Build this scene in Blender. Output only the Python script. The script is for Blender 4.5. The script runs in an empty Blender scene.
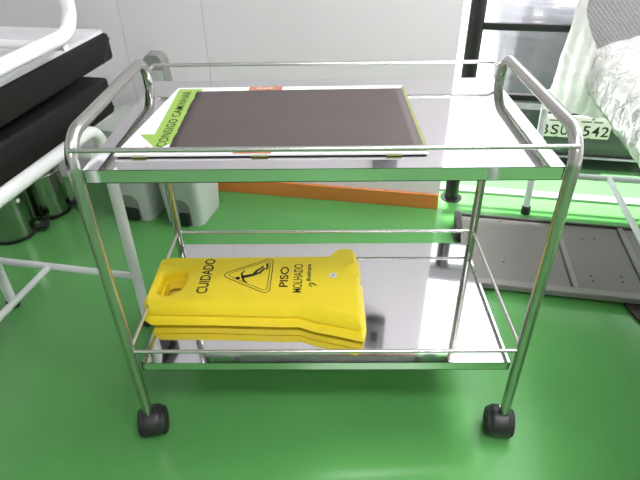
import bpy, bmesh, math, random
from math import sin, cos, pi, radians, sqrt
from mathutils import Vector, Matrix, noise

random.seed(4)
scene = bpy.context.scene
COL = scene.collection

# ------------------------------------------------------------------ frames
A = radians(10.2)                       # the room is turned 10.2 degrees to the trolley
ROOM = Matrix.Translation((0, 1.212, 0)) @ Matrix.Rotation(-A, 4, 'Z')   # u along wall, v out of the room


def W(u, v, z=0.0):
    return ROOM @ Vector((u, v, z))


# ------------------------------------------------------------------ materials
def mat(name, col, rough=0.5, metal=0.0, spec=0.5, coat=0.0, bump=0.0, bscale=60.0, var=0.0, vscale=3.0,
        trans=0.0, aniso=None):
    m = bpy.data.materials.new(name)
    m.use_nodes = True
    nt = m.node_tree
    b = nt.nodes['Principled BSDF']
    b.inputs['Base Color'].default_value = (*col, 1)
    b.inputs['Roughness'].default_value = rough
    b.inputs['Metallic'].default_value = metal
    b.inputs['Specular IOR Level'].default_value = spec
    b.inputs['Coat Weight'].default_value = coat
    b.inputs['Coat Roughness'].default_value = 0.08
    b.inputs['Transmission Weight'].default_value = trans
    tc = nt.nodes.new('ShaderNodeTexCoord')
    if var > 0:
        n = nt.nodes.new('ShaderNodeTexNoise')
        n.inputs['Scale'].default_value = vscale
        n.inputs['Detail'].default_value = 5
        nt.links.new(tc.outputs['Object'], n.inputs['Vector'])
        r = nt.nodes.new('ShaderNodeValToRGB')
        r.color_ramp.elements[0].position = 0.3
        r.color_ramp.elements[1].position = 0.7
        r.color_ramp.elements[0].color = (*[c * (1 - var) for c in col], 1)
        r.color_ramp.elements[1].color = (*[min(1, c * (1 + var)) for c in col], 1)
        nt.links.new(n.outputs['Fac'], r.inputs['Fac'])
        nt.links.new(r.outputs['Color'], b.inputs['Base Color'])
    if bump > 0:
        n2 = nt.nodes.new('ShaderNodeTexNoise')
        n2.inputs['Scale'].default_value = bscale
        n2.inputs['Detail'].default_value = 4
        mp = nt.nodes.new('ShaderNodeMapping')
        if aniso:
            mp.inputs['Scale'].default_value = aniso
        nt.links.new(tc.outputs['Object'], mp.inputs['Vector'])
        nt.links.new(mp.outputs['Vector'], n2.inputs['Vector'])
        bp = nt.nodes.new('ShaderNodeBump')
        bp.inputs['Strength'].default_value = bump
        bp.inputs['Distance'].default_value = 0.01
        nt.links.new(n2.outputs['Fac'], bp.inputs['Height'])
        nt.links.new(bp.outputs['Normal'], b.inputs['Normal'])
    return m


M = dict(
    floor=mat('green_epoxy', (0.100, 0.320, 0.088), 0.20, spec=0.42, var=0.10, vscale=1.7, bump=0.02, bscale=5),
    ground=mat('green_apron', (0.065, 0.17, 0.06), 0.45, var=0.1),
    wall=mat('white_paint', (0.79, 0.75, 0.79), 0.55, var=0.015, vscale=2, bump=0.02, bscale=150),
    wall_end=mat('white_gloss_paint', (0.86, 0.86, 0.86), 0.5, var=0.01),
    ceiling=mat('ceiling_paint', (0.82, 0.80, 0.82), 0.8, var=0.01),
    concrete=mat('pale_concrete', (0.72, 0.72, 0.72), 0.8, var=0.05),
    orange=mat('orange_skirting', (0.66, 0.22, 0.05), 0.4, var=0.06, vscale=9),
    steel=mat('brushed_steel_tube', (0.50, 0.49, 0.465), 0.26, 1.0, var=0.04, vscale=20),
    rod=mat('polished_steel_rod', (0.64, 0.63, 0.61), 0.24, 1.0, var=0.03, vscale=20),
    sheet=mat('polished_steel_sheet', (0.74, 0.73, 0.75), 0.055, 1.0, var=0.02, vscale=5, bump=0.012, bscale=7),
    binsteel=mat('bin_steel', (0.40, 0.41, 0.38), 0.16, 1.0, var=0.05, vscale=6),
    black_plastic=mat('black_plastic', (0.012, 0.012, 0.013), 0.35, var=0.1, vscale=30),
    black_rubber=mat('black_rubber', (0.014, 0.014, 0.015), 0.55, var=0.1, vscale=30),
    grey_plastic=mat('hood_plastic', (0.018, 0.018, 0.019), 0.4, var=0.1, vscale=30),
    yellow=mat('yellow_plastic', (0.94, 0.72, 0.024), 0.42, spec=0.4, var=0.03, vscale=12, bump=0.05, bscale=90),
    ink=mat('black_ink', (0.012, 0.012, 0.010), 0.6, var=0.05),
    sticker=mat('pale_sticker', (0.72, 0.68, 0.62), 0.5, var=0.12, vscale=80),
    board=mat('white_board', (0.82, 0.81, 0.82), 0.5, var=0.015),
    brown=mat('dark_brown_sheet', (0.076, 0.059, 0.056), 0.5, var=0.07, vscale=7),
    green_print=mat('lime_print', (0.27, 0.43, 0.075), 0.5, var=0.04),
    salmon=mat('salmon_print', (0.46, 0.18, 0.11), 0.5, var=0.06),
    olive=mat('olive_edge', (0.24, 0.27, 0.09), 0.5, var=0.1, vscale=30),
    white_print=mat('white_print', (0.8, 0.78, 0.76), 0.5, var=0.02),
    white_tube=mat('white_enamel', (0.74, 0.75, 0.76), 0.35, var=0.02, vscale=8),
    upholstery=mat('black_upholstery', (0.008, 0.008, 0.007), 0.6, spec=0.18, var=0.15, vscale=6, bump=0.12, bscale=180),
    underboard=mat('grey_film_underside', (0.66, 0.64, 0.67), 0.22, var=0.06, vscale=5, bump=0.25, bscale=14, aniso=(1, 5, 1)),
    white_bin=mat('pale_grey_plastic', (0.56, 0.60, 0.57), 0.42, var=0.03, vscale=5),
    lid=mat('grey_lid_plastic', (0.40, 0.44, 0.40), 0.4, var=0.03, vscale=5),
    recess=mat('bin_recess', (0.25, 0.26, 0.24), 0.6, var=0.05),
    black_frame=mat('black_powdercoat', (0.013, 0.012, 0.012), 0.35, var=0.1, vscale=10),
    transom=mat('grey_transom', (0.22, 0.22, 0.23), 0.4, var=0.04),
    track=mat('aluminium_track', (0.36, 0.38, 0.37), 0.4, 0.2, var=0.04, vscale=10),
    panel=mat('taupe_sheet', (0.150, 0.142, 0.125), 0.5, var=0.06, vscale=4),
    panel_rail=mat('taupe_rail', (0.20, 0.19, 0.175), 0.4, var=0.05, vscale=8),
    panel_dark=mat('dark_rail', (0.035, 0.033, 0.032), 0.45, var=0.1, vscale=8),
    mat=mat('brown_coir', (0.06, 0.045, 0.035), 0.95, var=0.5, vscale=90, bump=0.8, bscale=220),
    car=mat('silver_car_paint', (0.20, 0.195, 0.215), 0.22, 0.35, coat=0.8, var=0.12, vscale=4, bump=0.25, bscale=5, aniso=(1, 1, 9)),
    bumper=mat('dark_bumper', (0.055, 0.062, 0.056), 0.32, var=0.08, vscale=6),
    car_glass=mat('car_glass', (0.03, 0.03, 0.035), 0.05, var=0.05),
    plate=mat('plate_grey', (0.80, 0.72, 0.66), 0.5, var=0.04, vscale=20),
    tail=mat('tail_light_red', (0.4, 0.02, 0.02), 0.2, var=0.1),
    box=mat('switch_box_grey', (0.17, 0.17, 0.18), 0.5, var=0.05),
    padgrey=mat('grey_pad', (0.27, 0.265, 0.27), 0.4, var=0.05),
)


def emission(name, col, s):
    m = bpy.data.materials.new(name)
    m.use_nodes = True
    b = m.node_tree.nodes['Principled BSDF']
    b.inputs['Base Color'].default_value = (*col, 1)
    b.inputs['Emission Color'].default_value = (*col, 1)
    b.inputs['Emission Strength'].default_value = s
    return m


def glass_mat():
    m = bpy.data.materials.new('window_glass')
    m.use_nodes = True
    nt = m.node_tree
    nt.nodes.clear()
    o = nt.nodes.new('ShaderNodeOutputMaterial')
    mx = nt.nodes.new('ShaderNodeMixShader')
    t = nt.nodes.new('ShaderNodeBsdfTransparent')
    t.inputs['Color'].default_value = (0.95, 0.97, 0.96, 1)
    g = nt.nodes.new('ShaderNodeBsdfGlossy')
    g.inputs['Roughness'].default_value = 0.02
    lw = nt.nodes.new('ShaderNodeLayerWeight')
    lw.inputs['Blend'].default_value = 0.5
    pw = nt.nodes.new('ShaderNodeMath')
    pw.operation = 'POWER'
    pw.inputs[1].default_value = 5.0
    nt.links.new(lw.outputs['Facing'], pw.inputs[0])
    ml = nt.nodes.new('ShaderNodeMath')
    ml.operation = 'MULTIPLY_ADD'
    ml.inputs[1].default_value = 0.5
    ml.inputs[2].default_value = 0.03
    nt.links.new(pw.outputs[0], ml.inputs[0])
    nt.links.new(ml.outputs[0], mx.inputs[0])
    nt.links.new(t.outputs[0], mx.inputs[1])
    nt.links.new(g.outputs[0], mx.inputs[2])
    nt.links.new(mx.outputs[0], o.inputs[0])
    return m


M['glass'] = glass_mat()


def film_mat(name, col, alpha, scale, cross=False, trans=0.0):
    """crinkled shrink film: white glossy sheet, partly see-through"""
    m = bpy.data.materials.new(name)
    m.use_nodes = True
    nt = m.node_tree
    b = nt.nodes['Principled BSDF']
    b.inputs['Base Color'].default_value = (*col, 1)
    b.inputs['Roughness'].default_value = 0.22
    b.inputs['Specular IOR Level'].default_value = 0.7
    b.inputs['Coat Weight'].default_value = 0.6
    b.inputs['Coat Roughness'].default_value = 0.1
    b.inputs['Alpha'].default_value = alpha
    tc = nt.nodes.new('ShaderNodeTexCoord')
    bp = nt.nodes.new('ShaderNodeBump')
    bp.inputs['Strength'].default_value = 0.9
    bp.inputs['Distance'].default_value = 0.012
    if cross:
        w1 = nt.nodes.new('ShaderNodeTexWave')
        w2 = nt.nodes.new('ShaderNodeTexWave')
        for w, r in ((w1, 0.8), (w2, -0.8)):
            mp = nt.nodes.new('ShaderNodeMapping')
            mp.inputs['Rotation'].default_value = (0, r, 0)
            nt.links.new(tc.outputs['Object'], mp.inputs['Vector'])
            nt.links.new(mp.outputs['Vector'], w.inputs['Vector'])
            w.inputs['Scale'].default_value = 28
            w.inputs['Distortion'].default_value = 3
            w.inputs['Detail'].default_value = 2
        ma = nt.nodes.new('ShaderNodeMath')
        ma.operation = 'ADD'
        nt.links.new(w1.outputs['Fac'], ma.inputs[0])
        nt.links.new(w2.outputs['Fac'], ma.inputs[1])
        nt.links.new(ma.outputs[0], bp.inputs['Height'])
        r = nt.nodes.new('ShaderNodeValToRGB')
        r.color_ramp.elements[0].color = (*[c * 0.93 for c in col], 1)
        r.color_ramp.elements[1].color = (*[min(1, c * 1.08) for c in col], 1)
        d = nt.nodes.new('ShaderNodeMath')
        d.operation = 'MULTIPLY'
        d.inputs[1].default_value = 0.5
        nt.links.new(ma.outputs[0], d.inputs[0])
        nt.links.new(d.outputs[0], r.inputs['Fac'])
        nt.links.new(r.outputs['Color'], b.inputs['Base Color'])
        bp.inputs['Strength'].default_value = 0.22
    else:
        v = nt.nodes.new('ShaderNodeTexNoise')
        v.inputs['Scale'].default_value = scale
        v.inputs['Detail'].default_value = 8
        v.inputs['Distortion'].default_value = 2.0
        nt.links.new(tc.outputs['Object'], v.inputs['Vector'])
        nt.links.new(v.outputs['Fac'], bp.inputs['Height'])
        r = nt.nodes.new('ShaderNodeValToRGB')
        r.color_ramp.elements[0].position = 0.40
        r.color_ramp.elements[1].position = 0.56
        r.color_ramp.elements[0].color = (*[c * 0.74 for c in col], 1)
        r.color_ramp.elements[1].color = (*col, 1)
        nt.links.new(v.outputs['Fac'], r.inputs['Fac'])
        nt.links.new(r.outputs['Color'], b.inputs['Base Color'])
    nt.links.new(bp.outputs['Normal'], b.inputs['Normal'])
    if trans > 0:
        tl = nt.nodes.new('ShaderNodeBsdfTranslucent')
        tl.inputs['Color'].default_value = (*col, 1)
        mx = nt.nodes.new('ShaderNodeMixShader')
        mx.inputs[0].default_value = trans
        nt.links.new(b.outputs[0], mx.inputs[1])
        nt.links.new(tl.outputs[0], mx.inputs[2])
        nt.links.new(mx.outputs[0], nt.nodes['Material Output'].inputs['Surface'])
    return m


M['film'] = film_mat('white_shrink_film', (0.70, 0.70, 0.67), 1.0, 26)
M['film_sheer'] = film_mat('sheer_shrink_film', (0.93, 0.94, 0.88), 0.97, 9, trans=0.5)
M['film_grey'] = film_mat('grey_wrapped_pad', (0.26, 0.25, 0.26), 1.0, 20, cross=True)


# ------------------------------------------------------------------ mesh helpers
class MB:
    def __init__(self):
        self.bm = bmesh.new()

    def box(self, x0, x1, y0, y1, z0, z1, bev=0.0, seg=2):
        vs = [self.bm.verts.new((x, y, z)) for x in (x0, x1) for y in (y0, y1) for z in (z0, z1)]
        q = [(0, 1, 3, 2), (4, 6, 7, 5), (0, 4, 5, 1), (2, 3, 7, 6), (0, 2, 6, 4), (1, 5, 7, 3)]
        fs = [self.bm.faces.new([vs[i] for i in f]) for f in q]
        if bev > 0:
            es = list({e for f in fs for e in f.edges})
            bmesh.ops.bevel(self.bm, geom=es, offset=bev, segments=seg, profile=0.5, affect='EDGES')
        return self

    def hull(self, bot, top):
        """a solid between two rings with the same number of points"""
        n = len(bot)
        a = [self.bm.verts.new(p) for p in bot]
        b = [self.bm.verts.new(p) for p in top]
        self.bm.faces.new(a[::-1])
        self.bm.faces.new(b)
        for i in range(n):
            j = (i + 1) % n
            self.bm.faces.new((a[i], a[j], b[j], b[i]))
        return self

    def loft(self, rings, cap=True):
        vr = [[self.bm.verts.new(p) for p in r] for r in rings]
        n = len(rings[0])
        for a, b in zip(vr, vr[1:]):
            for i in range(n):
                j = (i + 1) % n
                self.bm.faces.new((a[i], a[j], b[j], b[i]))
        if cap:
            self.bm.faces.new(vr[0][::-1])
            self.bm.faces.new(vr[-1])
        return self

    def tube(self, pts, r, n=14, fillet=0.0, fseg=8, cap=True):
        pts = [Vector(p) for p in pts]
        if fillet > 0 and len(pts) > 2:
            out = [pts[0]]
            for a, b, c in zip(pts, pts[1:], pts[2:]):
                d1 = (a - b).normalized()
                d2 = (c - b).normalized()
                ang = d1.angle(d2)
                if ang > pi - 0.02:
                    out.append(b)
                    continue
                t = min(fillet / math.tan(ang / 2), (a - b).length * 0.49, (c - b).length * 0.49)
                p1, p2 = b + d1 * t, b + d2 * t
                rr = t * math.tan(ang / 2)
                cen = b + (d1 + d2).normalized() * (rr / sin(ang / 2))
                v1, v2 = p1 - cen, p2 - cen
                th = v1.angle(v2)
                for k in range(fseg + 1):
                    q = k / fseg
                    out.append(cen + v1 * (sin((1 - q) * th) / sin(th)) + v2 * (sin(q * th) / sin(th)))
            out.append(pts[-1])
            pts = out
        rings = []
        t0 = (pts[1] - pts[0]).normalized()
        up = Vector((0, 0, 1)) if abs(t0.z) < 0.9 else Vector((0, 1, 0))
        nx = t0.cross(up).normalized()
        for i, p in enumerate(pts):
            if i == 0:
                t = t0
            elif i == len(pts) - 1:
                t = (pts[-1] - pts[-2]).normalized()
            else:
                t = ((pts[i] - pts[i - 1]).normalized() + (pts[i + 1] - pts[i]).normalized()).normalized()
            nx = (nx - t * nx.dot(t)).normalized()
            ny = t.cross(nx)
            rings.append([p + (nx * cos(2 * pi * k / n) + ny * sin(2 * pi * k / n)) * r for k in range(n)])
        return self.loft(rings, cap)

    def lathe(self, prof, c=(0, 0, 0), n=28, axis='Z', cap=True):
        rings = []
        for r, h in prof:
            ring = []
            for k in range(n):
                a = 2 * pi * k / n
                p = (r * cos(a), r * sin(a), h)
                if axis == 'X':
                    p = (p[2], p[0], p[1])
                elif axis == 'Y':
                    p = (p[1], p[2], p[0])
                ring.append((c[0] + p[0], c[1] + p[1], c[2] + p[2]))
            rings.append(ring)
        return self.loft(rings, cap)

    def plate(self, outer, holes, z0, z1):
        """flat plate with holes, upright walls"""
        bm = self.bm
        tops, bots = [], []
        for loop in [outer] + holes:
            for lst, z in ((bots, z0), (tops, z1)):
                lst.append([bm.verts.new((p[0], p[1], z)) for p in loop])
        for lst in (bots, tops):
            es = []
            for vs in lst:
                for i in range(len(vs)):
                    es.append(bm.edges.new((vs[i], vs[(i + 1) % len(vs)])))
            bmesh.ops.triangle_fill(bm, edges=es, use_beauty=True)
        for a, b in zip(bots, tops):
            n = len(a)
            for i in range(n):
                j = (i + 1) % n
                bm.faces.new((a[i], a[j], b[j], b[i]))
        return self

    def xf(self, m):
        self.bm.transform(m)
        return self

    def build(self, name, material, parent=None, smooth=True, angle=40, subsurf=0):
        bm = self.bm
        bmesh.ops.recalc_face_normals(bm, faces=bm.faces)
        me = bpy.data.meshes.new(name)
        bm.to_mesh(me)
        bm.free()
        me.materials.append(material)
        if smooth:
            for p in me.polygons:
                p.use_smooth = True
            try:
                me.set_sharp_from_angle(angle=radians(angle))
            except Exception:
                pass
        o = bpy.data.objects.new(name, me)
        COL.objects.link(o)
        if parent:
            o.parent = parent
        return o


def thing(name, label, cat, loc, rotz=0.0, group=None):
    o = bpy.data.objects.new(name, None)
    o.empty_display_size = 0.05
    COL.objects.link(o)
    o.location = loc
    o.rotation_euler = (0, 0, rotz)
    return tag(o, label, cat, group)


def tag(o, label, cat, group=None):
    o['label'] = label
    o['category'] = cat
    if group:
        o['group'] = group
    return o


def struct(o, label=None):
    o['kind'] = 'structure'
    if label:
        o['label'] = label
    return o


def room(o):
    o.matrix_world = ROOM
    return o


def text_mesh(body, origin, dirv, upv, width, height, shear=0.0, bold=0.0, center=False, spacing=1.0, thick=0.0004):
    """lettering as bmesh; origin = lower left of the writing, fitted to width x height"""
    cu = bpy.data.curves.new('lettering', 'FONT')
    cu.body = body
    cu.size = 1.0
    cu.offset = bold
    cu.shear = shear
    cu.space_character = spacing
    ob = bpy.data.objects.new('lettering', cu)
    COL.objects.link(ob)
    bpy.context.view_layer.update()
    me = bpy.data.meshes.new_from_object(ob.evaluated_get(bpy.context.evaluated_depsgraph_get()))
    bpy.data.objects.remove(ob)
    xs = [v.co.x for v in me.vertices]
    ys = [v.co.y for v in me.vertices]
    x0, x1, y0, y1 = min(xs), max(xs), min(ys), max(ys)
    d, u, o = Vector(dirv).normalized(), Vector(upv).normalized(), Vector(origin)
    n = d.cross(u)
    mb = MB()
    mb.bm.from_mesh(me)
    bpy.data.meshes.remove(me)
    for v in mb.bm.verts:
        a = (v.co.x - x0) / (x1 - x0) * width
        b = (v.co.y - y0) / (y1 - y0) * height
        v.co = o + d * a + u * b + n * thick
    return mb


def merge(*mbs):
    a = mbs[0]
    for b in mbs[1:]:
        me = bpy.data.meshes.new('tmp')
        b.bm.to_mesh(me)
        a.bm.from_mesh(me)
        bpy.data.meshes.remove(me)
        b.bm.free()
    return a


def poly_flat(pts, z, th=0.0004):
    mb = MB()
    mb.hull([(p[0], p[1], z) for p in pts], [(p[0], p[1], z + th) for p in pts])
    return mb


def dup(root, loc, rotz, label=None, group=None):
    r = root.copy()
    COL.objects.link(r)
    r.location = loc
    r.rotation_euler = (0, 0, rotz)
    if label:
        r['label'] = label
    if group:
        r['group'] = group
    for ch in list(root.children):
        c = ch.copy()
        COL.objects.link(c)
        c.parent = r
        for g in ch.children:
            d = g.copy()
            COL.objects.link(d)
            d.parent = c
    return r


# ------------------------------------------------------------------ setting
UL, UR, VF, H = -1.95, 3.0, -4.6, 2.65
fl = room(MB().box(UL - 0.1, UR + 0.1, VF - 0.1, 0.19, -0.05, 0).build('floor', M['floor'], smooth=False))
struct(fl)
gr = room(MB().box(-6, 9, 0.19, 9, -0.05, -0.001).build('ground', M['ground'], smooth=False))
struct(gr)
struct(room(MB().box(-6, 9, 0.62, 9, -0.05, 0.001).build('ground_2', M['concrete'], smooth=False)))
struct(room(MB().box(UL - 0.1, UR + 0.1, VF - 0.1, 0.30, H, H + 0.08).build('ceiling', M['ceiling'], smooth=False)))
w = MB()
w.box(-0.478, 0.495, 0.0125, 0.13, 0, H)
w.box(-0.828, -0.480, 0.0125, 0.13, 0, H)
w.box(-0.84, -0.47, 0.02, 0.13, 0, H)
w.box(UL, -0.83, 0.0125, 0.13, 0, H)
struct(room(w.build('wall_back', M['wall'], smooth=False)))
struct(room(MB().box(UL - 0.1, UL, VF, 0.13, 0, H).build('wall_left', M['wall'], smooth=False)))
struct(room(MB().box(UR, UR + 0.1, VF, 0.13, 0, H).build('wall_right', M['wall'], smooth=False)))
struct(room(MB().box(UL - 0.1, UR + 0.1, VF - 0.1, VF, 0, H).build('wall_front', M['wall'], smooth=False)))
struct(room(MB().box(-0.66, 0.494, -0.001, 0.012, 0, 0.071, 0.002, 1).build('baseboard_back', M['orange'])))

# glazed shop front to the right of the wall
win = bpy.data.objects.new('window_1', None)
COL.objects.link(win)
win.matrix_world = ROOM
struct(win)
PV = 0.116
f = MB()
f.tube([(0.554, PV, 0.004), (0.554, PV, 0.872)], 0.0300, 20)
f.tube([(0.554, PV, 0.87), (0.554, PV, 0.89)], 0.009, 12)
f.build('window_post', M['black_frame'], win)
MB().lathe([(0.048, 0.0), (0.048, 0.004), (0.032, 0.008)], (0.554, PV, 0)).build('post_flange', M['black_frame'], win)
MB().box(0.496, UR, PV - 0.022, PV + 0.03, 0.886, 0.965, 0.004, 1).build('window_transom', M['transom'], win)
for z in (0.739, 0.476):
    t = MB().box(0.58, UR, PV - 0.012, PV + 0.012, z - 0.0125, z + 0.0125, 0.003, 1)
    t.build('window_bar', M['black_frame'], win)
MB().box(0.50, UR, 0.166, 0.215, 0.0, 0.014, 0.003, 1).build('sill_track', M['track'], win)
pb = MB()
pb.bm.faces.new([pb.bm.verts.new(p) for p in ((0.50, 0.19, 0.014), (UR, 0.19, 0.014), (UR, 0.19, H), (0.50, 0.19, H))])
pb.build('pane', M['glass'], win, smooth=False)

# wall switch box with its conduit (seen mirrored in both steel shelves)
sb = thing('switch_box', 'dark grey switch box with conduit, mounted on the white wall above the trolley', 'switch box',
           W(0.257, 0.0125, 1.18), -A)
MB().box(-0.05, 0.05, -0.05, 0, 0, 0.19, 0.006).build('box_body', M['box'], sb)
MB().tube([(0, -0.02, 0.19), (0, -0.02, H - 1.18)], 0.012, 12).build('conduit', M['box'], sb)
MB().box(-0.018, 0.018, -0.056, -0.049, 0.06, 0.13, 0.002, 1).build('rocker', M['grey_plastic'], sb)

# small grey dispenser low on the wall, its top showing above the back left corner of the trolley
ds = thing('wall_dispenser', 'small grey rounded dispenser on the white wall beyond the back left trolley corner', 'dispenser', W(-0.695, 0.0125, 0.43), -A)
d_ = MB()
dp = [(-0.052, 0.0), (-0.050, 0.15), (-0.044, 0.185), (-0.026, 0.200), (0.018, 0.200), (0.034, 0.190), (0.042, 0.168), (0.050, 0.0)]
d_.hull([(x, 0.0, z) for x, z in dp], [(x * 0.94, -0.055, z * 0.97) for x, z in dp])
d_.build('housing', M['recess'], ds)
MB().box(-0.036, 0.036, -0.059, -0.052, 0.02, 0.135, 0.004, 2).build('front_cover', M['lid'], ds)

# ceiling luminaires, with one added by the glass for brightness
def luminaire(u, v, label):
    t = thing('ceiling_light', label, 'ceiling light', W(u, v, H), -A, 'ceiling lights')
    MB().box(-0.62, 0.62, -0.16, 0.16, -0.05, 0, 0.004, 1).build('housing', M['ceiling'], t)
    MB().box(-0.60, 0.60, -0.14, 0.14, -0.056, -0.049).build('diffuser', M_LIGHT, t, smooth=False)


M_LIGHT = emission('light_diffuser', (1, 0.99, 0.97), 5.0)
luminaire(1.0, -2.2, 'long white ceiling light in the middle of the room')
luminaire(1.7, -0.3, 'added long white ceiling light beside the glazed front, brightening the floor there')  # added fixture around the fill by the glass
luminaire(1.0, -3.6, 'long white ceiling light farthest from the window wall')

# ------------------------------------------------------------------ instrument trolley
HW, DP = 0.4567, 0.5019
ZF, ZL, ZLR, ZT, ZTR, ZU = 0.081, 0.2498, 0.3024, 0.7744, 0.8158, 0.8365
TR = 0.0125
cart = thing('instrument_trolley', 'two-shelf stainless steel trolley on black castors, holding a yellow sign', 'trolley', (0, 0, 0))
for s in (-1, 1):
    x = s * HW
    m = MB()
    m.tube([(x, 0, ZF), (x, 0, ZU), (x, DP, ZU), (x, DP, ZF)], TR, 18, fillet=0.062, fseg=12)
    m.build('side_frame', M['steel'], cart)


def shelf(z, lip, name, ins):
    x0, x1, y0, y1 = -HW + TR, HW - TR, ins, DP + 0.010
    m = MB()
    m.box(x0, x1, y0, y1, z - 0.0015, z)
    for b in ((x0, x1, y0, y0 + 0.0015), (x0, x1, y1 - 0.0015, y1), (x0, x0 + 0.0015, y0, y1), (x1 - 0.0015, x1, y0, y1)):
        m.box(*b, z - lip, z - 0.0005)
    for b in ((x0, x1, y0, y0 + 0.012), (x0, x1, y1 - 0.012, y1)):
        m.box(*b, z - lip, z - lip + 0.0015)
    return m.build(name, M['sheet'], cart, smooth=False)


shelf(ZT, 0.028, 'top_shelf', 0.004)
shelf(ZL, 0.025, 'lower_shelf', 0.0125)
RR = 0.0047
m = MB().tube([(-HW, 0, ZTR), (HW, 0, ZTR)], RR, 12)
m.build('guard_rail', M['rod'], cart)
m = MB().tube([(-HW, DP - 0.002, ZTR - 0.012), (-HW + 0.022, DP, ZTR + 0.003), (HW - 0.022, DP, ZTR + 0.003), (HW, DP - 0.002, ZTR - 0.012)],
              RR, 12, fillet=0.012)
m.build('guard_rail', M['rod'], cart)
for y in (0, DP):
    MB().tube([(-HW, y, ZLR), (HW, y, ZLR)], RR, 12).build('guard_rail', M['rod'], cart)
for s in (-1, 1):
    MB().tube([(s * HW, 0, ZLR), (s * HW, DP, ZLR)], RR, 12).build('guard_rail', M['rod'], cart)


def castor(x, y, rot):
    mt = Matrix.Translation((x, y, 0)) @ Matrix.Rotation(rot, 4, 'Z')
    r = 0.0370
    # hood: half shell wrapping over the wheels
    h = MB()
    rings = []
    n = 16
    for i in range(9):
        t = -1 + 2 * i / 8
        xx = t * 0.029
        rr = (r + 0.004) * (1 - 0.10 * t ** 4) * (1.0 if abs(t) < 0.99 else 0.86)
        ring = []
        for k in range(n):
            a = radians(-28 + 250 * k / (n - 1))
            ring.append((xx, rr * cos(a), r + 0.004 + rr * sin(a) if sin(a) > -0.4 else r + 0.004 - 0.4 * rr))
        rings.append(ring)
    h.loft(rings)
    h.xf(mt)
    hood = h.build('castor_hood', M['grey_plastic'], cart)
    for s in (-1, 1):
        wv = MB()
        a, b = (0.0165, 0.0365)
        wv.lathe([(r - 0.007, a * s), (r, (a + 0.005) * s), (r, (b - 0.008) * s), (r - 0.004, (b - 0.002) * s), (r - 0.012, b * s),
                  (0.012, (b - 0.002) * s), (0.010, b * s)], (0, 0, r), 28, 'X')
        wv.xf(mt)
        wv.build('wheel', M['black_rubber'], hood)
    st = MB().lathe([(0.0085, 0.055), (0.0085, 0.095)], (x, y, 0), 16)
    st.build('castor_stem', M['steel'], hood)


castor(-HW + 0.004, 0.006, radians(12))
castor(HW - 0.005, 0.004, radians(-10))
castor(-HW, DP, radians(60))
castor(HW, DP, radians(25))

# ------------------------------------------------------------------ yellow wet-floor sign lying on the lower shelf
sign = thing('wet_floor_sign', 'folded yellow wet-floor sign lying on the lower shelf of the trolley', 'warning sign', (-0.19, 0.25, ZL))
SO = Vector((-0.19, 0.25, ZL))


def loc(p, z=0.0):
    return (p[0] - SO.x, p[1] - SO.y, z)


TOP = [(-0.460, 0.172), (-0.445, 0.160), (-0.29, 0.158), (-0.11, 0.150), (-0.062, 0.150), (-0.016, 0.130), (0.030, 0.118), (0.082, 0.102),
       (0.085, 0.112), (0.084, 0.265), (0.046, 0.292), (0.081, 0.318), (0.0795, 0.378), (0.072, 0.385),
       (0.038, 0.382), (0.012, 0.347), (-0.20, 0.346), (-0.446, 0.345), (-0.462, 0.335)]
HOLE = [(-0.440, 0.205), (-0.428, 0.193), (-0.405, 0.192), (-0.385, 0.212), (-0.379, 0.245), (-0.381, 0.275), (-0.392, 0.290),
        (-0.428, 0.291), (-0.440, 0.280)]
CEN = Vector((-0.19, 0.25))


def off(pts, d):
    """push an outline outward by d"""
    n = len(pts)
    out = []
    for i in range(n):
        a, b, c = Vector(pts[i - 1]), Vector(pts[i]), Vector(pts[(i + 1) % n])
        n1 = Vector(((b - a).y, -(b - a).x)).normalized()
        n2 = Vector(((c - b).y, -(c - b).x)).normalized()
        k = n1 + n2
        k = k / max(0.5, k.dot(n1))
        out.append((b.x + k.x * d, b.y + k.y * d))
    return out


def leaf(prof, hole_prof):
    """prof: (outward offset, z) rings from bottom to top"""
    mb = MB()
    bm = mb.bm
    outer = [[bm.verts.new(loc(p, z)) for p in off(TOP, d)] for d, z in prof]
    inner = [[bm.verts.new(loc(p, z)) for p in off(HOLE, d)] for d, z in hole_prof]
    for rings in (outer, inner):
        for a, b in zip(rings, rings[1:]):
            n = len(a)
            for i in range(n):
                j = (i + 1) % n
                bm.faces.new((a[i], a[j], b[j], b[i]))
    for k in (0, -1):
        es = []
        for r in (outer[k], inner[k]):
            for i in range(len(r)):
                e = bm.edges.get((r[i], r[(i + 1) % len(r)])) or bm.edges.new((r[i], r[(i + 1) % len(r)]))
                es.append(e)
        bmesh.ops.triangle_fill(bm, edges=es, use_beauty=True)
    return mb


ZS = 0.070
leaf([(0.014, 0.003), (0.021, 0.005), (0.0205, 0.018), (0.015, 0.0285), (0.000, 0.0295), (-0.002, 0.0327)],
     [(-0.002, 0.004), (-0.002, 0.0327)]).build('back_panel', M['yellow'], sign, angle=50)
fp = leaf([(0.008, 0.033), (0.0130, 0.034), (0.0125, 0.046), (0.006, 0.058), (0.002, ZS - 0.003), (0.0, ZS)],
          [(0.003, 0.033), (0.003, 0.05), (0.006, ZS - 0.006), (0.012, ZS)]).build('front_panel', M['yellow'], sign, angle=50)
# small moulded hinge lugs and feet
for y in (0.176, 0.333):
    MB().box(-0.470 - SO.x, -0.445 - SO.x, y - 0.008 - SO.y, y + 0.008 - SO.y, 0.012, 0.060, 0.003, 1).build('hinge_lug', M['yellow'], sign)
for x, y in ((-0.440, 0.175), (-0.440, 0.33), (0.06, 0.125), (0.06, 0.36)):
    MB().box(x - 0.011 - SO.x, x + 0.011 - SO.x, y - 0.010 - SO.y, y + 0.010 - SO.y, 0.0, 0.006, 0.002, 1).build('foot', M['black_rubber'], sign)

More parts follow.
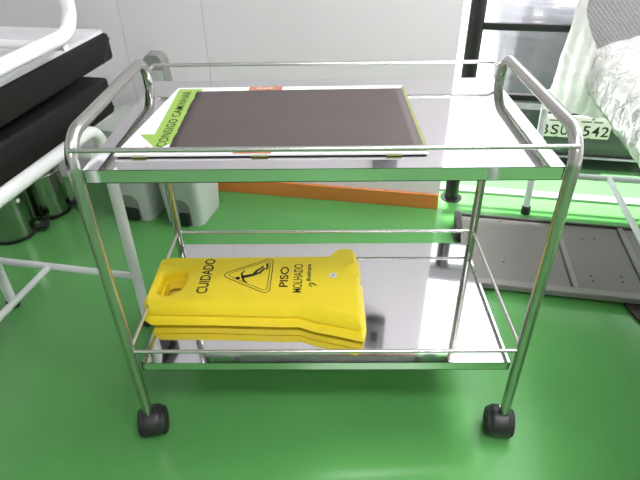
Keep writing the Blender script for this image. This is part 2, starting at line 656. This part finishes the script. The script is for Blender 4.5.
ax = Vector((0, 1, 0))          # reading direction: away from the viewer
upv = Vector((-1, 0, 0))        # top of the letters towards the handle


def stext(body, x_base, y0, y1, h, **k):
    return text_mesh(body, loc((x_base, y0), ZS + 0.0003), ax, upv, y1 - y0, h, **k)


stext('CUIDADO', -0.308, 0.188, 0.338, 0.029, bold=0.014).build('lettering', M['ink'], fp, smooth=False)
merge(stext('PISO', -0.098, 0.213, 0.300, 0.023, bold=0.014),
      stext('MOLHADO', -0.060, 0.190, 0.312, 0.024, bold=0.004)).build('lettering', M['ink'], fp, smooth=False)
lg = stext('Bralimpia', -0.034, 0.236, 0.312, 0.015, shear=0.25, bold=0.012)
sw = MB()
cx, cy = -0.034, 0.222
rg = [(cx + 0.0065 * cos(t), cy + 0.0065 * sin(t)) for t in [radians(a) for a in range(0, 300, 20)]]
for a, b in zip(rg, rg[1:]):
    sw.tube([loc(a, ZS + 0.0005), loc(b, ZS + 0.0005)], 0.0014, 6)
sw.tube([loc((cx + 0.004, cy + 0.006), ZS + 0.0005), loc((cx + 0.012, cy - 0.004), ZS + 0.0005)], 0.0014, 6)
merge(lg, sw).build('maker_mark', M['ink'], fp, smooth=False)


def rounded_tri(pts, r, n=6):
    out = []
    k = len(pts)
    for i in range(k):
        a, b, c = Vector(pts[i - 1]), Vector(pts[i]), Vector(pts[(i + 1) % k])
        d1, d2 = (a - b).normalized(), (c - b).normalized()
        ang = d1.angle(d2)
        t = r / math.tan(ang / 2)
        cen = b + (d1 + d2).normalized() * (r / sin(ang / 2))
        v1, v2 = (b + d1 * t) - cen, (b + d2 * t) - cen
        a1 = math.atan2(v1.y, v1.x)
        a2 = math.atan2(v2.y, v2.x)
        da = (a2 - a1 + pi) % (2 * pi) - pi
        for q in range(n + 1):
            out.append((cen.x + r * cos(a1 + da * q / n), cen.y + r * sin(a1 + da * q / n)))
    return out


def ring_flat(o, i):
    mb = MB()
    n = len(o)
    a = [mb.bm.verts.new(loc(p, ZS + 0.0007)) for p in o]
    b = [mb.bm.verts.new(loc(p, ZS + 0.0007)) for p in i]
    for k in range(n):
        j = (k + 1) % n
        mb.bm.faces.new((a[k], a[j], b[j], b[k]))
    return mb


tri = [(-0.287, 0.266), (-0.143, 0.178), (-0.143, 0.348)]
T1 = rounded_tri(tri, 0.014)
tri2 = [(-0.270, 0.266), (-0.151, 0.193), (-0.151, 0.335)]
T2 = rounded_tri(tri2, 0.009)
emb = merge(ring_flat(T1, off(T1, -0.0022) if True else T1), ring_flat(T2, off(T2, -0.0016)))


# falling figure: up = -x, right of the figure = +y
def fig(px, py):
    return loc((-0.157 - py, 0.205 + px), ZS + 0.0006)


def limb(pts, w0, w1):
    mb = MB()
    n = len(pts)
    L, R = [], []
    for i, p in enumerate(pts):
        a = Vector(pts[max(0, i - 1)])
        b = Vector(pts[min(n - 1, i + 1)])
        t = (b - a).normalized()
        nn = Vector((-t.y, t.x))
        ww = w0 + (w1 - w0) * i / (n - 1)
        L.append(Vector(p) + nn * ww)
        R.append(Vector(p) - nn * ww)
    vl = [mb.bm.verts.new(fig(*p)) for p in L]
    vr = [mb.bm.verts.new(fig(*p)) for p in R]
    for i in range(n - 1):
        mb.bm.faces.new((vl[i], vl[i + 1], vr[i + 1], vr[i]))
    return mb


def disc(c, r, n=18):
    mb = MB()
    mb.bm.faces.new([mb.bm.verts.new(fig(c[0] + r * cos(2 * pi * k / n), c[1] + r * sin(2 * pi * k / n))) for k in range(n)])
    return mb


emb = merge(emb, disc((0.046, 0.078), 0.0065),
            limb([(0.050, 0.068), (0.058, 0.045), (0.062, 0.034)], 0.0060, 0.0050),
            limb([(0.062, 0.036), (0.078, 0.030), (0.092, 0.016), (0.100, 0.014)], 0.0045, 0.0026),
            limb([(0.062, 0.036), (0.070, 0.020), (0.090, 0.008)], 0.0045, 0.0024),
            limb([(0.051, 0.066), (0.034, 0.060), (0.028, 0.050)], 0.0030, 0.0020),
            limb([(0.051, 0.066), (0.068, 0.070), (0.078, 0.062)], 0.0030, 0.0020),
            limb([(0.082, 0.004), (0.096, 0.0015), (0.112, 0.004)], 0.0020, 0.0035))
emb.build('warning_emblem', M['ink'], fp, smooth=False)
c0 = loc((0.023, 0.262))
MB().lathe([(0.0115, ZS + 0.0001), (0.0115, ZS + 0.0006)], (c0[0], c0[1], 0), 24).build('round_sticker', M['sticker'], fp, smooth=False)
text_mesh('N', (c0[0] + 0.004, c0[1] - 0.004, ZS + 0.0007), ax, upv, 0.008, 0.009, bold=0.0).build('sticker_print', M['box'], fp, smooth=False)

# ------------------------------------------------------------------ board and sheet on the top shelf
BT = 0.0075


def off_in(pts, d):
    return off(pts, -d)


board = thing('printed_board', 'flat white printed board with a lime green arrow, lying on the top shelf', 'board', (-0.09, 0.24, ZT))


def bl(p):
    return (p[0] + 0.09, p[1] - 0.24)


bp = [bl(p) for p in ((-0.400, 0.053), (0.202, 0.053), (0.197, 0.438), (-0.361, 0.434))]
bm_ = MB()
bm_.hull([(p[0], p[1], 0.0031) for p in bp], [(p[0], p[1], BT) for p in bp])
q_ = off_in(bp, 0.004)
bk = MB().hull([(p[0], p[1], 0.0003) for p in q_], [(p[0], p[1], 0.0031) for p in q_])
bk.build('underside_shadow', M['panel_dark'], board, smooth=False)  # dark layer standing for the contact shadow and mirrored underside of the board
bm_.build('panel', M['board'], board, smooth=False)
arrow = [(-0.357, 0.424), (-0.346, 0.148), (-0.376, 0.148), (-0.323, 0.074), (-0.270, 0.148), (-0.298, 0.148), (-0.298, 0.424)]
poly_flat([bl(p) for p in arrow], BT).build('printed_arrow', M['green_print'], board, smooth=False)
dv = Vector((-0.012, 0.30, 0)).normalized()
p0 = bl((-0.309, 0.086))
text_mesh('CONSIGO CAMINHAR', (p0[0], p0[1], BT + 0.0006), dv, Vector((-dv.y, dv.x, 0)), 0.318, 0.019, bold=0.004, spacing=1.12).build(
    'lettering', M['ink'], board, smooth=False)
for pts in (((-0.184, 0.409), (-0.101, 0.409), (-0.100, 0.437), (-0.182, 0.437)), ((-0.172, 0.0535), (-0.098, 0.0535), (-0.100, 0.075), (-0.171, 0.075))):
    poly_flat([bl(p) for p in pts], BT).build('salmon_print', M['salmon'], board, smooth=False)
m = merge(*[poly_flat([bl((x + dx, y + dy)) for dx, dy in ((0, 0), (w_, 0), (w_, 0.0045), (0, 0.0045))], BT + 0.0006)
            for x, y, w_ in ((-0.164, 0.422, 0.012), (-0.149, 0.421, 0.009), (-0.137, 0.422, 0.013))])
m.build('white_print', M['white_print'], board, smooth=False)
# reddish script in the front left corner
m = MB()
pts = [(-0.388 + 0.004 * i, 0.071 + 0.005 * sin(i * 1.9) + 0.0012 * i) for i in range(13)]
for a, b in zip(pts, pts[1:]):
    q = [bl(a), bl(b)]
    m.tube([(q[0][0], q[0][1], BT), (q[1][0], q[1][1], BT)], 0.0011, 6)
m.build('red_script', M['salmon'], board, smooth=False)
m = MB()
e0, e1 = bl((0.2025, 0.056)), bl((0.1975, 0.430))
m.hull([(e0[0] - 0.006, e0[1], BT), (e0[0] + 0.001, e0[1], BT), (e1[0] + 0.001, e1[1], BT), (e1[0] - 0.006, e1[1], BT)],
       [(e0[0] - 0.006, e0[1], BT + 0.0005), (e0[0] + 0.001, e0[1], BT + 0.0005), (e1[0] + 0.001, e1[1], BT + 0.0005), (e1[0] - 0.006, e1[1], BT + 0.0005)])
m.build('lime_margin', M['olive'], board, smooth=False)
for x0_, x1_ in ((-0.366, -0.338), (-0.136, -0.104), (0.122, 0.152)):
    a, b = bl((x0_, 0.0)), bl((x1_, 0.0))
    MB().box(a[0], b[0], bl((0, 0.0505))[1], bl((0, 0.0535))[1], 0.001, 0.0045, 0.001, 1).build('edge_clip', M['olive'], board)

sh = MB()
random.seed(8)
ne = 22
L_ = [(-0.299 + 0.0015 * random.uniform(-1, 1) - 0.009 * (i / ne), 0.060 + (0.402 - 0.060) * i / ne) for i in range(ne + 1)]
R_ = [(0.196 - 0.004 * (i / ne), 0.058 + (0.412 - 0.058) * i / ne) for i in range(ne + 1)]
nx_ = 24
grid = []
for i in range(ne + 1):
    row = []
    for j in range(nx_ + 1):
        t = j / nx_
        x = L_[i][0] * (1 - t) + R_[i][0] * t
        y = L_[i][1] * (1 - t) + R_[i][1] * t
        row.append(sh.bm.verts.new((x + 0.05, y - 0.235, 0.0017 + 0.0010 * max(0, noise.noise((x * 9, y * 9, 0))))))
    grid.append(row)
for i in range(ne):
    for j in range(nx_):
        sh.bm.faces.new((grid[i][j], grid[i][j + 1], grid[i + 1][j + 1], grid[i + 1][j]))
o = sh.build('brown_sheet', M['brown'])
o.location = (-0.05, 0.235, ZT + BT)
md = o.modifiers.new('thickness', 'SOLIDIFY')
md.thickness = 0.0009
md.offset = -1
tag(o, 'plain dark brown sheet covering most of the white board on the top shelf', 'sheet')


# ------------------------------------------------------------------ black examination couches (stacked, left)
def couch(name, label, group, loc_, flip, yfar, gap, thick):
    """local frame: origin on the floor below the far corner leg; -x to the couch, -y towards the viewer"""
    t = thing(name, label, 'examination couch', loc_, -A, group)
    if flip:
        t.matrix_world = (Matrix.Translation(loc_) @ Matrix.Rotation(-A, 4, 'Z') @ Matrix.Rotation(TILT, 4, 'X')
                          @ Matrix.Rotation(pi, 4, 'Y') @ Matrix.Translation((0, 0, -0.818)))
    T = 0.0160
    zr = 0.690
    Lc, Wc = 1.18, 0.50
    sg = -1 if not flip else 1
    for x in (0.0, sg * Wc):
        m = MB()
        m.tube([(x, -0.006, 0), (x, 0.0, zr), (x, -Lc, zr), (x, -Lc + 0.006, 0)], T, 18, fillet=0.060, fseg=10)
        m.build('side_frame', M['white_tube'], t)
        for yy in (-0.006, -Lc + 0.006):
            MB().lathe([(0.020, 0.0), (0.020, 0.026), (0.0175, 0.030)], (x, yy, 0), 18).build('leg_cap', M['black_rubber'], t)
    for yy in (-0.004, -Lc + 0.004):
        MB().tube([(0, yy, 0.195), (sg * Wc, yy, 0.195)], 0.0115, 12).build('cross_bar', M['white_tube'], t)
        MB().tube([(0, yy + (-0.045 if yy > -0.5 else 0.045), zr + gap - 0.0345), (sg * Wc, yy + (-0.045 if yy > -0.5 else 0.045), zr + gap - 0.0345)], 0.0105, 12).build('end_bar', M['white_tube'], t)
    MB().tube([(sg * 0.30, 0, 0.195), (sg * 0.30, -Lc, 0.195)], 0.0105, 12).build('long_bar', M['white_tube'], t)
    # mattress on a board
    xa, xb = sorted((sg * 0.040, sg * 0.58))
    ya, yb = -1.40, yfar
    MB().box(xa + 0.012, xb - 0.012, ya + 0.012, yb - 0.012, zr + gap - 0.009, zr + gap + 0.004, 0.002, 1).build('underside_board', M['underboard'], t)
    mm = MB().box(xa, xb, ya, yb, zr + gap, zr + gap + thick, 0.011, 3)
    mt = mm.build('mattress', M['upholstery'], t)
    e = xb if sg < 0 else xa
    for ye, d in ((yb, -1), (ya, 1)):
        MB().tube([(e, ye + d * 0.060, zr + gap + thick - 0.003), (e, ye + d * 0.003, zr + gap + 0.014)], 0.0014, 6).build('corner_seam', M['black_plastic'], mt)
    return t


TILT = radians(1.18)
couch('examination_couch', 'black padded couch standing upright on white tubular legs, beneath an upturned one', 'stacked black couches',
      W(-0.435, -0.880, 0), False, 0.160, -0.028, 0.102)
couch('examination_couch', 'upturned black padded couch with white tube legs in the air, topmost at left', 'stacked black couches',
      W(-0.435, -0.870, 0.764 + 0.0295), True, 0.205, 0.056, 0.072)

# ------------------------------------------------------------------ bins by the wall
def pedal_bin(u, v, label, rot=0.0):
    t = thing('pedal_bin', label, 'bin', W(u, v, 0), -A + rot, 'grey plastic pedal bins')
    wb, wt, db, dt, h = 0.082, 0.101, 0.100, 0.125, 0.40
    # body: front wall carries an arched opening for the pedal
    def ring(z, grow=0.0):
        k = z / h
        w_, d_ = wb + (wt - wb) * k + grow, db + (dt - db) * k + grow
        r = 0.03
        pts = []
        for sx, sy, a0 in ((1, 1, 0), (-1, 1, 90), (-1, -1, 180), (1, -1, 270)):
            for q in range(5):
                a = radians(a0 + 90 * q / 4)
                pts.append((sx * (w_ - r) + r * cos(a), sy * (d_ - r) + r * sin(a), z))
        return pts
    m = MB()
    m.loft([ring(0.0), ring(0.012), ring(h - 0.02), ring(h)])
    m.build('bin_body', M['white_bin'], t)
    m = MB()
    m.loft([ring(h - 0.004, 0.006), ring(h + 0.018, 0.006), ring(h + 0.030, -0.012), ring(h + 0.034, -0.05)])
    m.build('lid', M['lid'], t)
    m = MB()
    # arch: recess panel in front face (a raised surround with a darker inside)
    prof = [(-0.040, 0.003)] + [(-0.040 * cos(radians(a)), 0.085 + 0.040 * sin(radians(a))) for a in range(0, 181, 15)] + [(0.040, 0.003)]
    def fy(z, d):
        return -(db + (dt - db) * z / h) - d
    m.loft([[(x, fy(z, -0.004), z) for x, z in prof], [(x, fy(z, 0.0015), z) for x, z in prof]])
    rc = m.build('pedal_recess', M['recess'], t)
    pm = MB().box(-0.034, 0.034, fy(0.02, 0.018), fy(0.02, -0.002), 0.006, 0.062, 0.006, 2)
    pm.build('pedal', M['black_plastic'], t)
    return t


pedal_bin(-0.545, -0.200, 'pale grey plastic pedal bin at the left end of the orange skirting', radians(-4))
pedal_bin(-0.774, -0.195, 'pale grey plastic pedal bin behind the white couch leg', radians(-4))


def steel_bin(u, v, ang, label, sticker):
    t = thing('steel_bin', label, 'bin', W(u, v, 0), -A, 'round steel pedal bins')
    r, h = 0.086, 0.27
    MB().lathe([(r + 0.001, 0.0), (r + 0.003, 0.003), (r + 0.003, 0.016), (r, 0.018)], n=36).build('base_ring', M['black_plastic'], t)
    MB().lathe([(r, 0.017), (r, h)], n=40).build('bin_body', M['binsteel'], t)
    MB().lathe([(r + 0.004, h), (r + 0.004, h + 0.014), (r - 0.01, h + 0.03), (r - 0.05, h + 0.042), (0.004, h + 0.046)], n=40).build('lid', M['binsteel'], t)
    p = MB()
    p.box(r - 0.01, r + 0.030, -0.013, 0.013, 0.008, 0.022, 0.003, 1)
    p.box(r + 0.016, r + 0.056, -0.030, 0.030, 0.016, 0.032, 0.005, 2)
    p.xf(Matrix.Rotation(ang, 4, 'Z'))
    p.build('pedal', M['black_plastic'], t)
    hd = MB()
    pts = [(r * 1.02 * cos(a), r * 1.02 * sin(a), 0.200) for a in [radians(q) for q in range(-100, 101, 20)]]
    hd.tube(pts, 0.003, 8)
    hd.build('handle', M['rod'], t)
    if not sticker:
        return
    b = MB().lathe([(0.009, 0.0), (0.009, 0.003), (0.007, 0.004)], n=18, axis='X')
    b.xf(Matrix.Translation((0, 0, 0.172)) @ Matrix.Rotation(radians(-8), 4, 'Z') @ Matrix.Translation((r - 0.001, 0, 0)))
    b.build('sticker', M['sticker'], t)


steel_bin(-1.225, -0.480, radians(28), 'round brushed steel pedal bin nearest the white couch brace', True)
steel_bin(-1.185, -0.288, radians(38), 'round brushed steel pedal bin beside the plastic bins', False)

# ------------------------------------------------------------------ film-wrapped couch on the right
wc = thing('wrapped_couch', 'white tubular couch bundled in crinkled clear film at right, with its grey back raised', 'examination couch',
           W(0.865, 0.032, 0), -A)
T = 0.0145
Wc, Lc = 0.50, 1.75
for x in (0.0, Wc):
    for y0, dx in ((0.0, -0.020), (-Lc, -0.020)):
        lg = MB().tube([(x, y0, 0.0), (x + dx, y0, 0.535)], T, 16)
        l = lg.build('leg', M['white_tube'], wc)
        MB().lathe([(0.0190, 0.0), (0.0190, 0.034), (0.0165, 0.037)], (x, y0, 0), 18).build('rubber_foot', M['black_rubber'], l)
    MB().tube([(abs(x - 0.16), -0.02, 0.590), (abs(x - 0.16), -Lc - 0.08, 0.590)], T, 14).build('side_rail', M['white_tube'], wc)
for y0 in (0.0, -Lc):
    MB().tube([(-0.02, y0, 0.525), (Wc - 0.02, y0, 0.525)], 0.0125, 12).build('end_rail', M['white_tube'], wc)
    MB().tube([(-0.008, y0, 0.190), (Wc - 0.008, y0, 0.190)], 0.0125, 12).build('cross_bar', M['white_tube'], wc)
MB().tube([(0.285, 0, 0.190), (0.285, -Lc, 0.190)], 0.0115, 12).build('long_bar', M['white_tube'], wc)


def crumple(mb, amp, freq, big=0.0, bf=4.0):
    for v in mb.bm.verts:
        p = v.co
        n1 = noise.noise_vector(p * freq)
        n2 = noise.noise_vector(p * freq * 2.7 + Vector((3, 1, 7)))
        v.co = p + n1 * amp + n2 * amp * 0.5 + noise.noise_vector(p * bf) * big


def dense_box(x0, x1, y0, y1, z0, z1, nx, ny, nz, rnd):
    """rounded, subdivided box made of a welded grid"""
    mb = MB()
    bm = mb.bm
    cache = {}
    def vert(i, j, k):
        key = (i, j, k)
        if key not in cache:
            p = Vector((x0 + (x1 - x0) * i / nx, y0 + (y1 - y0) * j / ny, z0 + (z1 - z0) * k / nz))
            c = Vector((min(max(p.x, x0 + rnd), x1 - rnd), min(max(p.y, y0 + rnd), y1 - rnd), min(max(p.z, z0 + rnd), z1 - rnd)))
            d = p - c
            if d.length > rnd:
                p = c + d.normalized() * rnd
            cache[key] = bm.verts.new(p)
        return cache[key]
    for i in range(nx):
        for j in range(ny):
            for k in (0, nz):
                bm.faces.new([vert(i, j, k), vert(i + 1, j, k), vert(i + 1, j + 1, k), vert(i, j + 1, k)])
    for i in range(nx):
        for k in range(nz):
            for j in (0, ny):
                bm.faces.new([vert(i, j, k), vert(i + 1, j, k), vert(i + 1, j, k + 1), vert(i, j, k + 1)])
    for j in range(ny):
        for k in range(nz):
            for i in (0, nx):
                bm.faces.new([vert(i, j, k), vert(i, j + 1, k), vert(i, j + 1, k + 1), vert(i, j, k + 1)])
    return mb


seat = dense_box(0.086, 0.62, -1.86, 0.01, 0.545, 0.715, 60, 190, 20, 0.055)
for v in seat.bm.verts:
    if v.co.z > 0.62:
        v.co.z += 0.055 * sin(pi * min(1, max(0, (v.co.x - 0.086) / 0.53)))
crumple(seat, 0.0065, 17, 0.010, 4)
seat.build('wrapped_seat', M['film'], wc, angle=35)
back = dense_box(0.022, 0.53, 0.0, 0.055, 0.66, 1.26, 30, 4, 36, 0.02)
crumple(back, 0.002, 9, 0.003, 4)
back.build('wrapped_backrest', M['film_grey'], wc, angle=35)
# loose sheet of film hanging from the raised back down to the leg
dr = MB()
NU, NV = 26, 44
gv = []
for j in range(NV + 1):
    s = j / NV                     # 0 top .. 1 bottom
    z = 1.10 - (1.10 - 0.475) * s
    xl = 0.008 - 0.050 * max(0, (s - 0.25) / 0.75) ** 1.3
    xr = 0.028 + 0.200 * max(0, (s - 0.45) / 0.55) ** 1.2
    row = []
    for i in range(NU + 1):
        q = i / NU
        x = xl + (xr - xl) * q
        y = -0.012 - 0.050 * s - 0.055 * q * s + 0.007 * sin(x * 150 + 3 * s) * s
        zz = z + 0.012 * sin(q * 5 + 1) * s + 0.022 * s * q
        row.append(dr.bm.verts.new((x, y, zz)))
    gv.append(row)
for j in range(NV):
    for i in range(NU):
        dr.bm.faces.new((gv[j][i], gv[j][i + 1], gv[j + 1][i + 1], gv[j + 1][i]))
crumple(dr, 0.004, 16, 0.004, 6)
dr.build('loose_film', M['film_sheer'], wc, angle=60)

# ------------------------------------------------------------------ grey metal panel lying on the floor, mat
pn = thing('metal_panel', 'flat taupe metal panel with raised rails lying on the green floor at right', 'panel', W(0.585, -0.08, 0), -A)
PL, PD, PZ = 0.92, 0.452, 0.040
MB().box(0.0, PL, -PD, 0, PZ - 0.012, PZ - 0.010).build('sheet', M['panel'], pn, smooth=False)
MB().box(0.0, PL, -PD - 0.004, -PD + 0.030, PZ - 0.024, PZ - 0.001, 0.003, 1).build('front_rail', M['panel_rail'], pn)
MB().box(0.0, PL, -0.008, 0.004, PZ - 0.024, PZ, 0.003, 1).build('back_rail', M['panel_dark'], pn)
MB().box(-0.022, 0.004, -0.16, 0.010, PZ - 0.036, PZ + 0.004, 0.004, 1).build('end_rail', M['panel_dark'], pn)
MB().box(-0.002, 0.006, -PD + 0.002, 0.004, PZ - 0.024, PZ, 0.002, 1).build('end_rail', M['panel_rail'], pn)
for x in (0.380, 0.620, 0.86):
    MB().box(x - 0.011, x + 0.011, -PD + 0.028, -0.008, PZ - 0.011, PZ - 0.002, 0.003, 1).build('divider', M['panel_rail'], pn)
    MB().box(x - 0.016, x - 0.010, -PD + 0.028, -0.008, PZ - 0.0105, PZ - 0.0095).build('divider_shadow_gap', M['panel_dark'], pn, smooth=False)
for u_, v_ in ((0.735, -0.385), (0.748, -0.105), (1.048, -0.18), (1.095, -0.172), (1.030, -0.42), (1.031, -0.448), (1.133, -0.408), (1.131, -0.437)):
    MB().lathe([(0.0048, PZ - 0.0101), (0.0048, PZ - 0.0095)], (u_ - 0.585, v_ + 0.08, 0), 12).build('bolt_hole', M['black_plastic'], pn, smooth=False)
for x in (0.03, 0.50):
    for y in (-PD + 0.06, -0.03):
        MB().box(x, x + 0.03, y - 0.012, y + 0.012, 0, PZ - 0.012, 0.002, 1).build('foot', M['panel_dark'], pn)

mt = MB()
mp = [(1.150, -0.44), (1.152, -0.53), (1.162, -0.575), (1.180, -0.62), (1.205, -0.70), (1.23, -0.80), (1.62, -0.86), (1.62, -0.44)]
mt.hull([(p[0] - 1.33, p[1] + 0.6, 0.0) for p in mp], [(p[0] - 1.33, p[1] + 0.6, 0.010) for p in mp])
o = mt.build('coir_mat', M['mat'], smooth=False)
o.matrix_world = Matrix.Translation(W(1.3, -0.6, 0)) @ Matrix.Rotation(-A, 4, 'Z')
tag(o, 'rough dark brown mat poking out from under the metal panel at right', 'mat')

# ------------------------------------------------------------------ parked car outside the glass
CV = 0.50
car = thing('parked_car', 'silver grey car with dark bumper and number plate parked outside the glass', 'car', W(1.55, CV, 0), -A)


def car_section(y, half, zs):
    return [(-half, y, zs)]


def car_body(prof, half, corner, name, m, zcut=None):
    """extrude a side profile (y, z) across the width with rounded rear corners"""
    mb = MB()
    n = 16
    rings = []
    for i in range(n + 1):
        t = -1 + 2 * i / n
        x = half * sin(t * pi / 2)
        k = 1 - sqrt(max(0, 1 - max(0, (abs(x) - (half - corner)) / corner) ** 2))
        ring = []
        for y, z in prof:
            yy = y + corner * 0.8 * k if y < 1.0 else y
            ring.append((x * (1 - 0.10 * max(0, z - 0.6)), yy, z))
        rings.append(ring)
    mb.loft(rings)
    return mb.build(name, m, car, angle=35)


hw = 0.87
body = [(0.055, 0.30), (0.045, 0.40), (0.060, 0.43), (0.065, 0.58), (0.09, 0.70), (0.12, 0.74), (0.30, 1.05), (0.42, 1.16), (0.60, 1.19), (1.4, 1.19),
        (2.0, 1.14), (2.4, 0.85), (3.1, 0.76), (3.3, 0.45), (3.3, 0.16), (0.16, 0.16), (0.10, 0.28)]
car_body(body, hw, 0.16, 'body', M['car'])
bmp = [(0.02, 0.055), (0.0, 0.09), (-0.004, 0.14), (0.004, 0.285), (0.02, 0.305), (0.055, 0.312), (0.13, 0.312), (0.13, 0.055)]
car_body(bmp, hw + 0.01, 0.14, 'bumper', M['bumper'])
MB().box(-0.62, 0.62, -0.010, 0.010, 0.058, 0.064, 0.002, 1).build('bumper_trim', M['track'], car)
MB().box(-0.60, 0.60, 0.13, 0.16, 0.76, 0.775, 0.003, 1).build('window_trim', M['black_plastic'], car)
g = MB().hull([(-0.60, 0.135, 0.79), (0.60, 0.135, 0.79), (0.54, 0.285, 1.04), (-0.54, 0.285, 1.04)],
              [(-0.60, 0.155, 0.79), (0.60, 0.155, 0.79), (0.54, 0.305, 1.04), (-0.54, 0.305, 1.04)])
g.build('rear_window', M['car_glass'], car, smooth=False)
for s in (-1, 1):
    MB().box(s * 0.69 - 0.045, s * 0.69 + 0.045, 0.19, 0.33, 0.86, 1.02, 0.012, 2).build('tail_light', M['tail'], car)
    for y in (0.62, 2.55):
        wv = MB().lathe([(0.10, -0.06), (0.17, -0.07), (0.20, -0.06), (0.20, 0.06), (0.17, 0.07), (0.10, 0.06)], (s * (hw - 0.14), y, 0.20), 26, 'X')
        wv.build('wheel', M['black_rubber'], car)
# number plate
px0, px1, pz0, pz1 = 0.946 - 1.55, 1.260 - 1.55, 0.164, 0.274
npl = MB().box(px0, px1, -0.016, -0.003, pz0, pz1, 0.006, 2).build('number_plate', M['plate'], car)
dx, up_ = (1, 0, 0), (0, 0, 1)
cw = 0.0335
for ch, x in (('B', 0.006), ('S', 0.050), ('U', 0.094), ('1', 0.157), ('5', 0.190), ('4', 0.232), ('2', 0.272)):
    wd_ = 0.014 if ch == '1' else cw
    text_mesh(ch, (px0 + x, -0.0161, pz0 + 0.014), dx, up_, wd_, 0.050, bold=0.012, thick=0.0006).build('plate_character', M['ink'], npl, smooth=False)
for x, w_ in ((0.035, 0.05), (0.10, 0.02), (0.175, 0.045), (0.23, 0.04)):
    MB().box(px0 + x, px0 + x + w_, -0.0166, -0.0158, pz0 + 0.080, pz0 + 0.087).build('faded_line', M['box'], npl, smooth=False)
for x in (0.080, 0.225):
    for za, zb in ((0.093, 0.101), (0.002, 0.007)):
        MB().box(px0 + x - 0.006, px0 + x + 0.006, -0.0175, -0.0158, pz0 + za, pz0 + zb, 0.001, 1).build('bolt', M['box'], npl, smooth=False)
MB().box(px0 + 0.02, px1 - 0.02, -0.010, 0.002, pz1 + 0.002, pz1 + 0.016, 0.003, 1).build('plate_lamp', M['black_plastic'], car)

# ------------------------------------------------------------------ camera
PI_, YW, RO, FP = radians(34.6081), radians(-1.0559), radians(-0.9351), 536.2
C = Vector((0.0093 * 1.08, -0.816 * 1.08, (1.2178 - 0.083) * 1.08))
fw = Vector((sin(YW) * cos(PI_), cos(YW) * cos(PI_), -sin(PI_)))
r1 = Vector((cos(YW), -sin(YW), 0))
u1 = r1.cross(fw)
r2 = r1 * cos(RO) + u1 * sin(RO)
u2 = -r1 * sin(RO) + u1 * cos(RO)
cd = bpy.data.cameras.new('camera')
cd.sensor_width = 36
cd.lens = FP / 640 * 36
cd.clip_start = 0.02
cam = bpy.data.objects.new('camera', cd)
COL.objects.link(cam)
cam.matrix_world = Matrix(((r2.x, u2.x, -fw.x, C.x), (r2.y, u2.y, -fw.y, C.y), (r2.z, u2.z, -fw.z, C.z), (0, 0, 0, 1)))
scene.camera = cam

# ------------------------------------------------------------------ light
wd = bpy.data.worlds.new('sky')
scene.world = wd
wd.use_nodes = True
bg = wd.node_tree.nodes['Background']
bg.inputs['Color'].default_value = (0.94, 0.97, 1.0, 1)
bg.inputs['Strength'].default_value = 3.0


def area(name, loc_, target, sx, sy, power, col=(1, 1, 1)):
    ld = bpy.data.lights.new(name, 'AREA')
    ld.shape = 'RECTANGLE'
    ld.size, ld.size_y = sx, sy
    ld.energy = power
    ld.color = col
    o = bpy.data.objects.new(name, ld)
    COL.objects.link(o)
    o.location = loc_
    d = Vector(target) - Vector(loc_)
    o.rotation_euler = d.to_track_quat('-Z', 'Y').to_euler()
    return o


area('ceiling_lamp', W(1.0, -2.2, H - 0.07), W(0.7, -1.6, 0), 1.2, 0.28, 40, (1, 0.95, 1.0))
area('ceiling_lamp', W(1.0, -3.6, H - 0.07), W(0.8, -2.9, 0), 1.2, 0.28, 22, (1, 0.95, 1.0))
area('window_side_fill', W(1.7, -0.3, H - 0.07), W(1.1, -0.1, 0), 1.2, 0.28, 62, (1, 0.97, 1.0))  # added fill near the glass, stands in for sun on the floor
sd = bpy.data.lights.new('sun', 'SUN')
sd.energy = 24.0
sd.angle = radians(3)
so = bpy.data.objects.new('sun', sd)
COL.objects.link(so)
sv = (W(1.05, -0.07, 0) - W(1.0, 0.30, 2.65))
so.rotation_euler = sv.to_track_quat('-Z', 'Y').to_euler()

scene.view_settings.view_transform = 'Standard'
scene.view_settings.look = 'None'
scene.view_settings.exposure = 0.0
